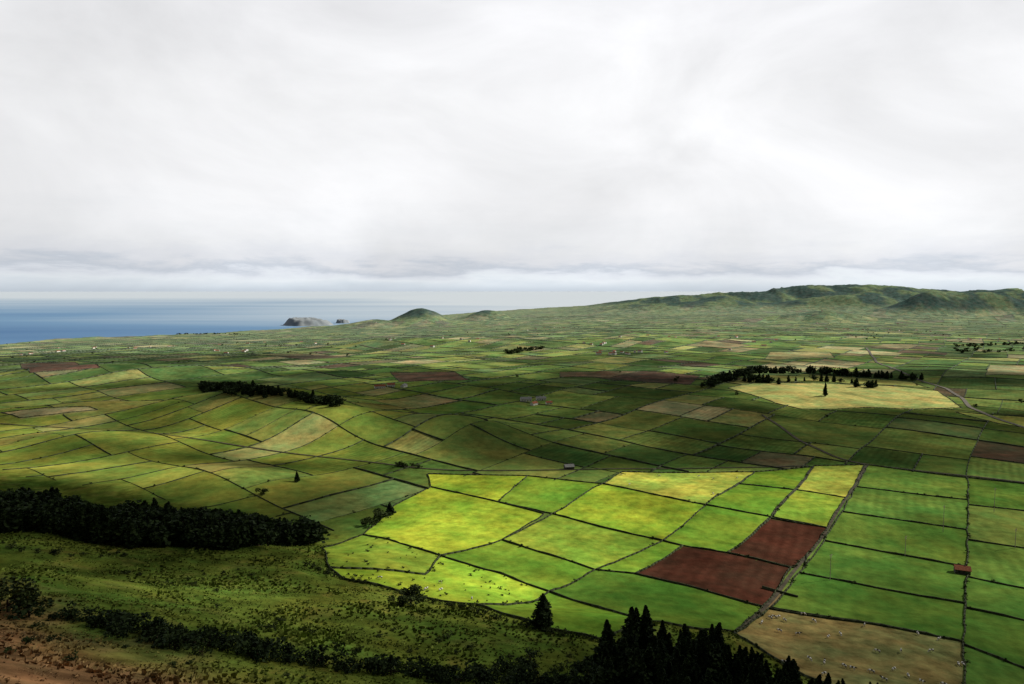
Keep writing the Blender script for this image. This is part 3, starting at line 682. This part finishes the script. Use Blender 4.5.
for _ in range(2):
    p = np.pad(L2, 1, mode='edge'); L2 = (p[:-2, 1:-1]+p[2:, 1:-1]+2*L2)/4; p = np.pad(L2, 1, mode='edge'); L2 = (p[:, :-2][1:-1]+p[:, 2:][1:-1]+2*L2)/4
Dn = 1-L2; Dn = np.clip(Dn+(fbm(GXX/140, GYY/140, 4)-.5)*.6*(4*Dn*(1-Dn)+.2), 0, .97)
edge = sst(-4400, -4000, GXX)*sst(4400, 4000, GXX)*sst(4480, 4000, GYY); Dn = (Dn*edge).ravel()
zg = terrain(gxf, gyf); tt = (2500+(fbm(gxf/300, gyf/300, 4)-.5)*500-zg)/S.z
Vc = np.column_stack([gxf+S.x*tt, gyf+S.y*tt, zg+S.z*tt])
ny, nx = GXX.shape; i = np.arange(ny-1)[:, None]*nx; j = np.arange(nx-1)[None, :]
me = quads_mesh('shadow_cloud_sheet', Vc, np.stack([i+j, i+j+1, i+nx+j+1, i+nx+j], -1).reshape(-1, 4), [], True); add_attr(me, 'dens', Dn)  # added out-of-view sheet, density shaped from LIT to shade the ground
M_shadow_cloud = bpy.data.materials.new('shadow_cloud'); M_shadow_cloud.use_nodes = True; nt = M_shadow_cloud.node_tree; nt.nodes.remove(nt.nodes['Principled BSDF'])
out = nt.nodes['Material Output']; tr = nd(nt, 'ShaderNodeBsdfTransparent'); df_ = nd(nt, 'ShaderNodeBsdfDiffuse'); tl = nd(nt, 'ShaderNodeBsdfTranslucent')
df_.inputs[0].default_value = (.8, .82, .85, 1); tl.inputs[0].default_value = (.2, .21, .23, 1)
ad = nd(nt, 'ShaderNodeMixShader'); ad.inputs[0].default_value = .5; nt.links.new(df_.outputs[0], ad.inputs[1]); nt.links.new(tl.outputs[0], ad.inputs[2])
ms = nd(nt, 'ShaderNodeMixShader'); at = nd(nt, 'ShaderNodeAttribute', attribute_name='dens'); nt.links.new(at.outputs['Fac'], ms.inputs[0])
nt.links.new(tr.outputs[0], ms.inputs[1]); nt.links.new(ad.outputs[0], ms.inputs[2]); nt.links.new(ms.outputs[0], out.inputs['Surface'])
me.materials.append(M_shadow_cloud); link(bpy.data.objects.new('shadow_cloud_sheet', me))

wd = bpy.data.worlds.new('World'); scene.world = wd; wd.use_nodes = True; nt = wd.node_tree; bg = nt.nodes['Background']
sky = nd(nt, 'ShaderNodeTexSky', sky_type='NISHITA'); sky.sun_disc = False; sky.sun_elevation = el; sky.sun_rotation = azs
tc = nd(nt, 'ShaderNodeTexCoord'); sp = nd(nt, 'ShaderNodeSeparateXYZ'); nt.links.new(tc.outputs['Generated'], sp.inputs[0])
x, y, z = sp.outputs
def comb(a, c, d=None):
    n = nd(nt, 'ShaderNodeCombineXYZ'); nt.links.new(a, n.inputs[0]); nt.links.new(c, n.inputs[1])
    if d is not None: nt.links.new(d, n.inputs[2])
    return n.outputs[0]
def wn_(vec, scale, det, rough=.55, dist=0.):
    n = nd(nt, 'ShaderNodeTexNoise'); n.inputs['Scale'].default_value = scale; n.inputs['Detail'].default_value = det; n.inputs['Roughness'].default_value = rough; n.inputs['Distortion'].default_value = dist
    nt.links.new(vec, n.inputs['Vector']); return n.outputs['Fac']
zp = mathn(nt, 'MAXIMUM', z, 0.)
n1 = wn_(comb(mathn(nt, 'MULTIPLY', x, 2.6), mathn(nt, 'MULTIPLY', y, 2.6), mathn(nt, 'MULTIPLY', zp, 5.)), 1., 7, .55, .5)
n3 = wn_(comb(mathn(nt, 'MULTIPLY', x, 7.), mathn(nt, 'MULTIPLY', y, 7.), mathn(nt, 'MULTIPLY', zp, 26.)), 1., 6, .6, .3)
n2 = wn_(comb(mathn(nt, 'MULTIPLY', x, 5.), mathn(nt, 'MULTIPLY', y, 5.), mathn(nt, 'MULTIPLY', zp, 60.)), 1., 5, .6)
z2 = mathn(nt, 'ADD', z, mathn(nt, 'ADD', mathn(nt, 'MULTIPLY', mathn(nt, 'SUBTRACT', n3, .5), .08), mathn(nt, 'MULTIPLY', mathn(nt, 'SUBTRACT', n2, .5), .03)))
zz2 = nd(nt, 'ShaderNodeMapRange'); zz2.inputs['From Max'].default_value = .03; nt.links.new(z, zz2.inputs['Value'])
mixz = nd(nt, 'ShaderNodeMix', data_type='FLOAT'); nt.links.new(zz2.outputs[0], mixz.inputs[0]); nt.links.new(z, mixz.inputs[2]); nt.links.new(z2, mixz.inputs[3])
zr = mathn(nt, 'MULTIPLY', mixz.outputs[0], 2.)
rp = nd(nt, 'ShaderNodeValToRGB'); cr = rp.color_ramp
stops = [(0, (.60, .67, .75)), (.014, (.70, .77, .84)), (.032, (.82, .87, .92)), (.045, (.76, .80, .87)), (.058, (.60, .65, .73)), (.08, (.76, .78, .83)), (.13, (.85, .86, .885)), (.25, (.94, .94, .955)), (.5, (.97, .97, .98)), (.78, (.88, .88, .90)), (.95, (.28, .30, .33))]
cr.elements[0].position = 0; cr.elements[0].color = (*stops[0][1], 1); cr.elements[1].position = .95; cr.elements[1].color = (*stops[-1][1], 1)
for p, c in stops[1:-1]: e = cr.elements.new(p); e.color = (*c, 1)
nt.links.new(zr, rp.inputs['Fac'])
bk = nd(nt, 'ShaderNodeMapRange'); bk.inputs['From Min'].default_value = -.3; bk.inputs['From Max'].default_value = .3; bk.inputs['To Min'].default_value = .2; nt.links.new(y, bk.inputs['Value'])
lr = nd(nt, 'ShaderNodeMapRange'); lr.inputs['From Min'].default_value = -.6; lr.inputs['From Max'].default_value = .1; lr.inputs['To Min'].default_value = .90; nt.links.new(x, lr.inputs['Value'])
gain = mathn(nt, 'MULTIPLY', mathn(nt, 'MULTIPLY', mathn(nt, 'MULTIPLY_ADD', n1, .75, .64), bk.outputs[0]), lr.outputs[0])
v1 = nd(nt, 'ShaderNodeVectorMath', operation='SCALE'); nt.links.new(rp.outputs[0], v1.inputs[0]); nt.links.new(mathn(nt, 'MULTIPLY', gain, 10.), v1.inputs['Scale'])
mx = nd(nt, 'ShaderNodeMix', data_type='RGBA'); mx.inputs[0].default_value = .96; nt.links.new(sky.outputs[0], mx.inputs[6]); nt.links.new(v1.outputs[0], mx.inputs[7])
nt.links.new(mx.outputs[2], bg.inputs['Color']); bg.inputs['Strength'].default_value = .1

# ------------------------------------------------------------------ camera
cam = bpy.data.cameras.new('camera'); cam.lens = 24; cam.sensor_width = 36; cam.clip_start = .5; cam.clip_end = 400000
co = link(bpy.data.objects.new('camera', cam)); co.location = (0, 0, CAMZ); co.rotation_euler = (math.pi/2-PITCH, 0, 0); scene.camera = co
scene.view_settings.view_transform = 'Standard'; scene.view_settings.look = 'None'; scene.view_settings.exposure = 0
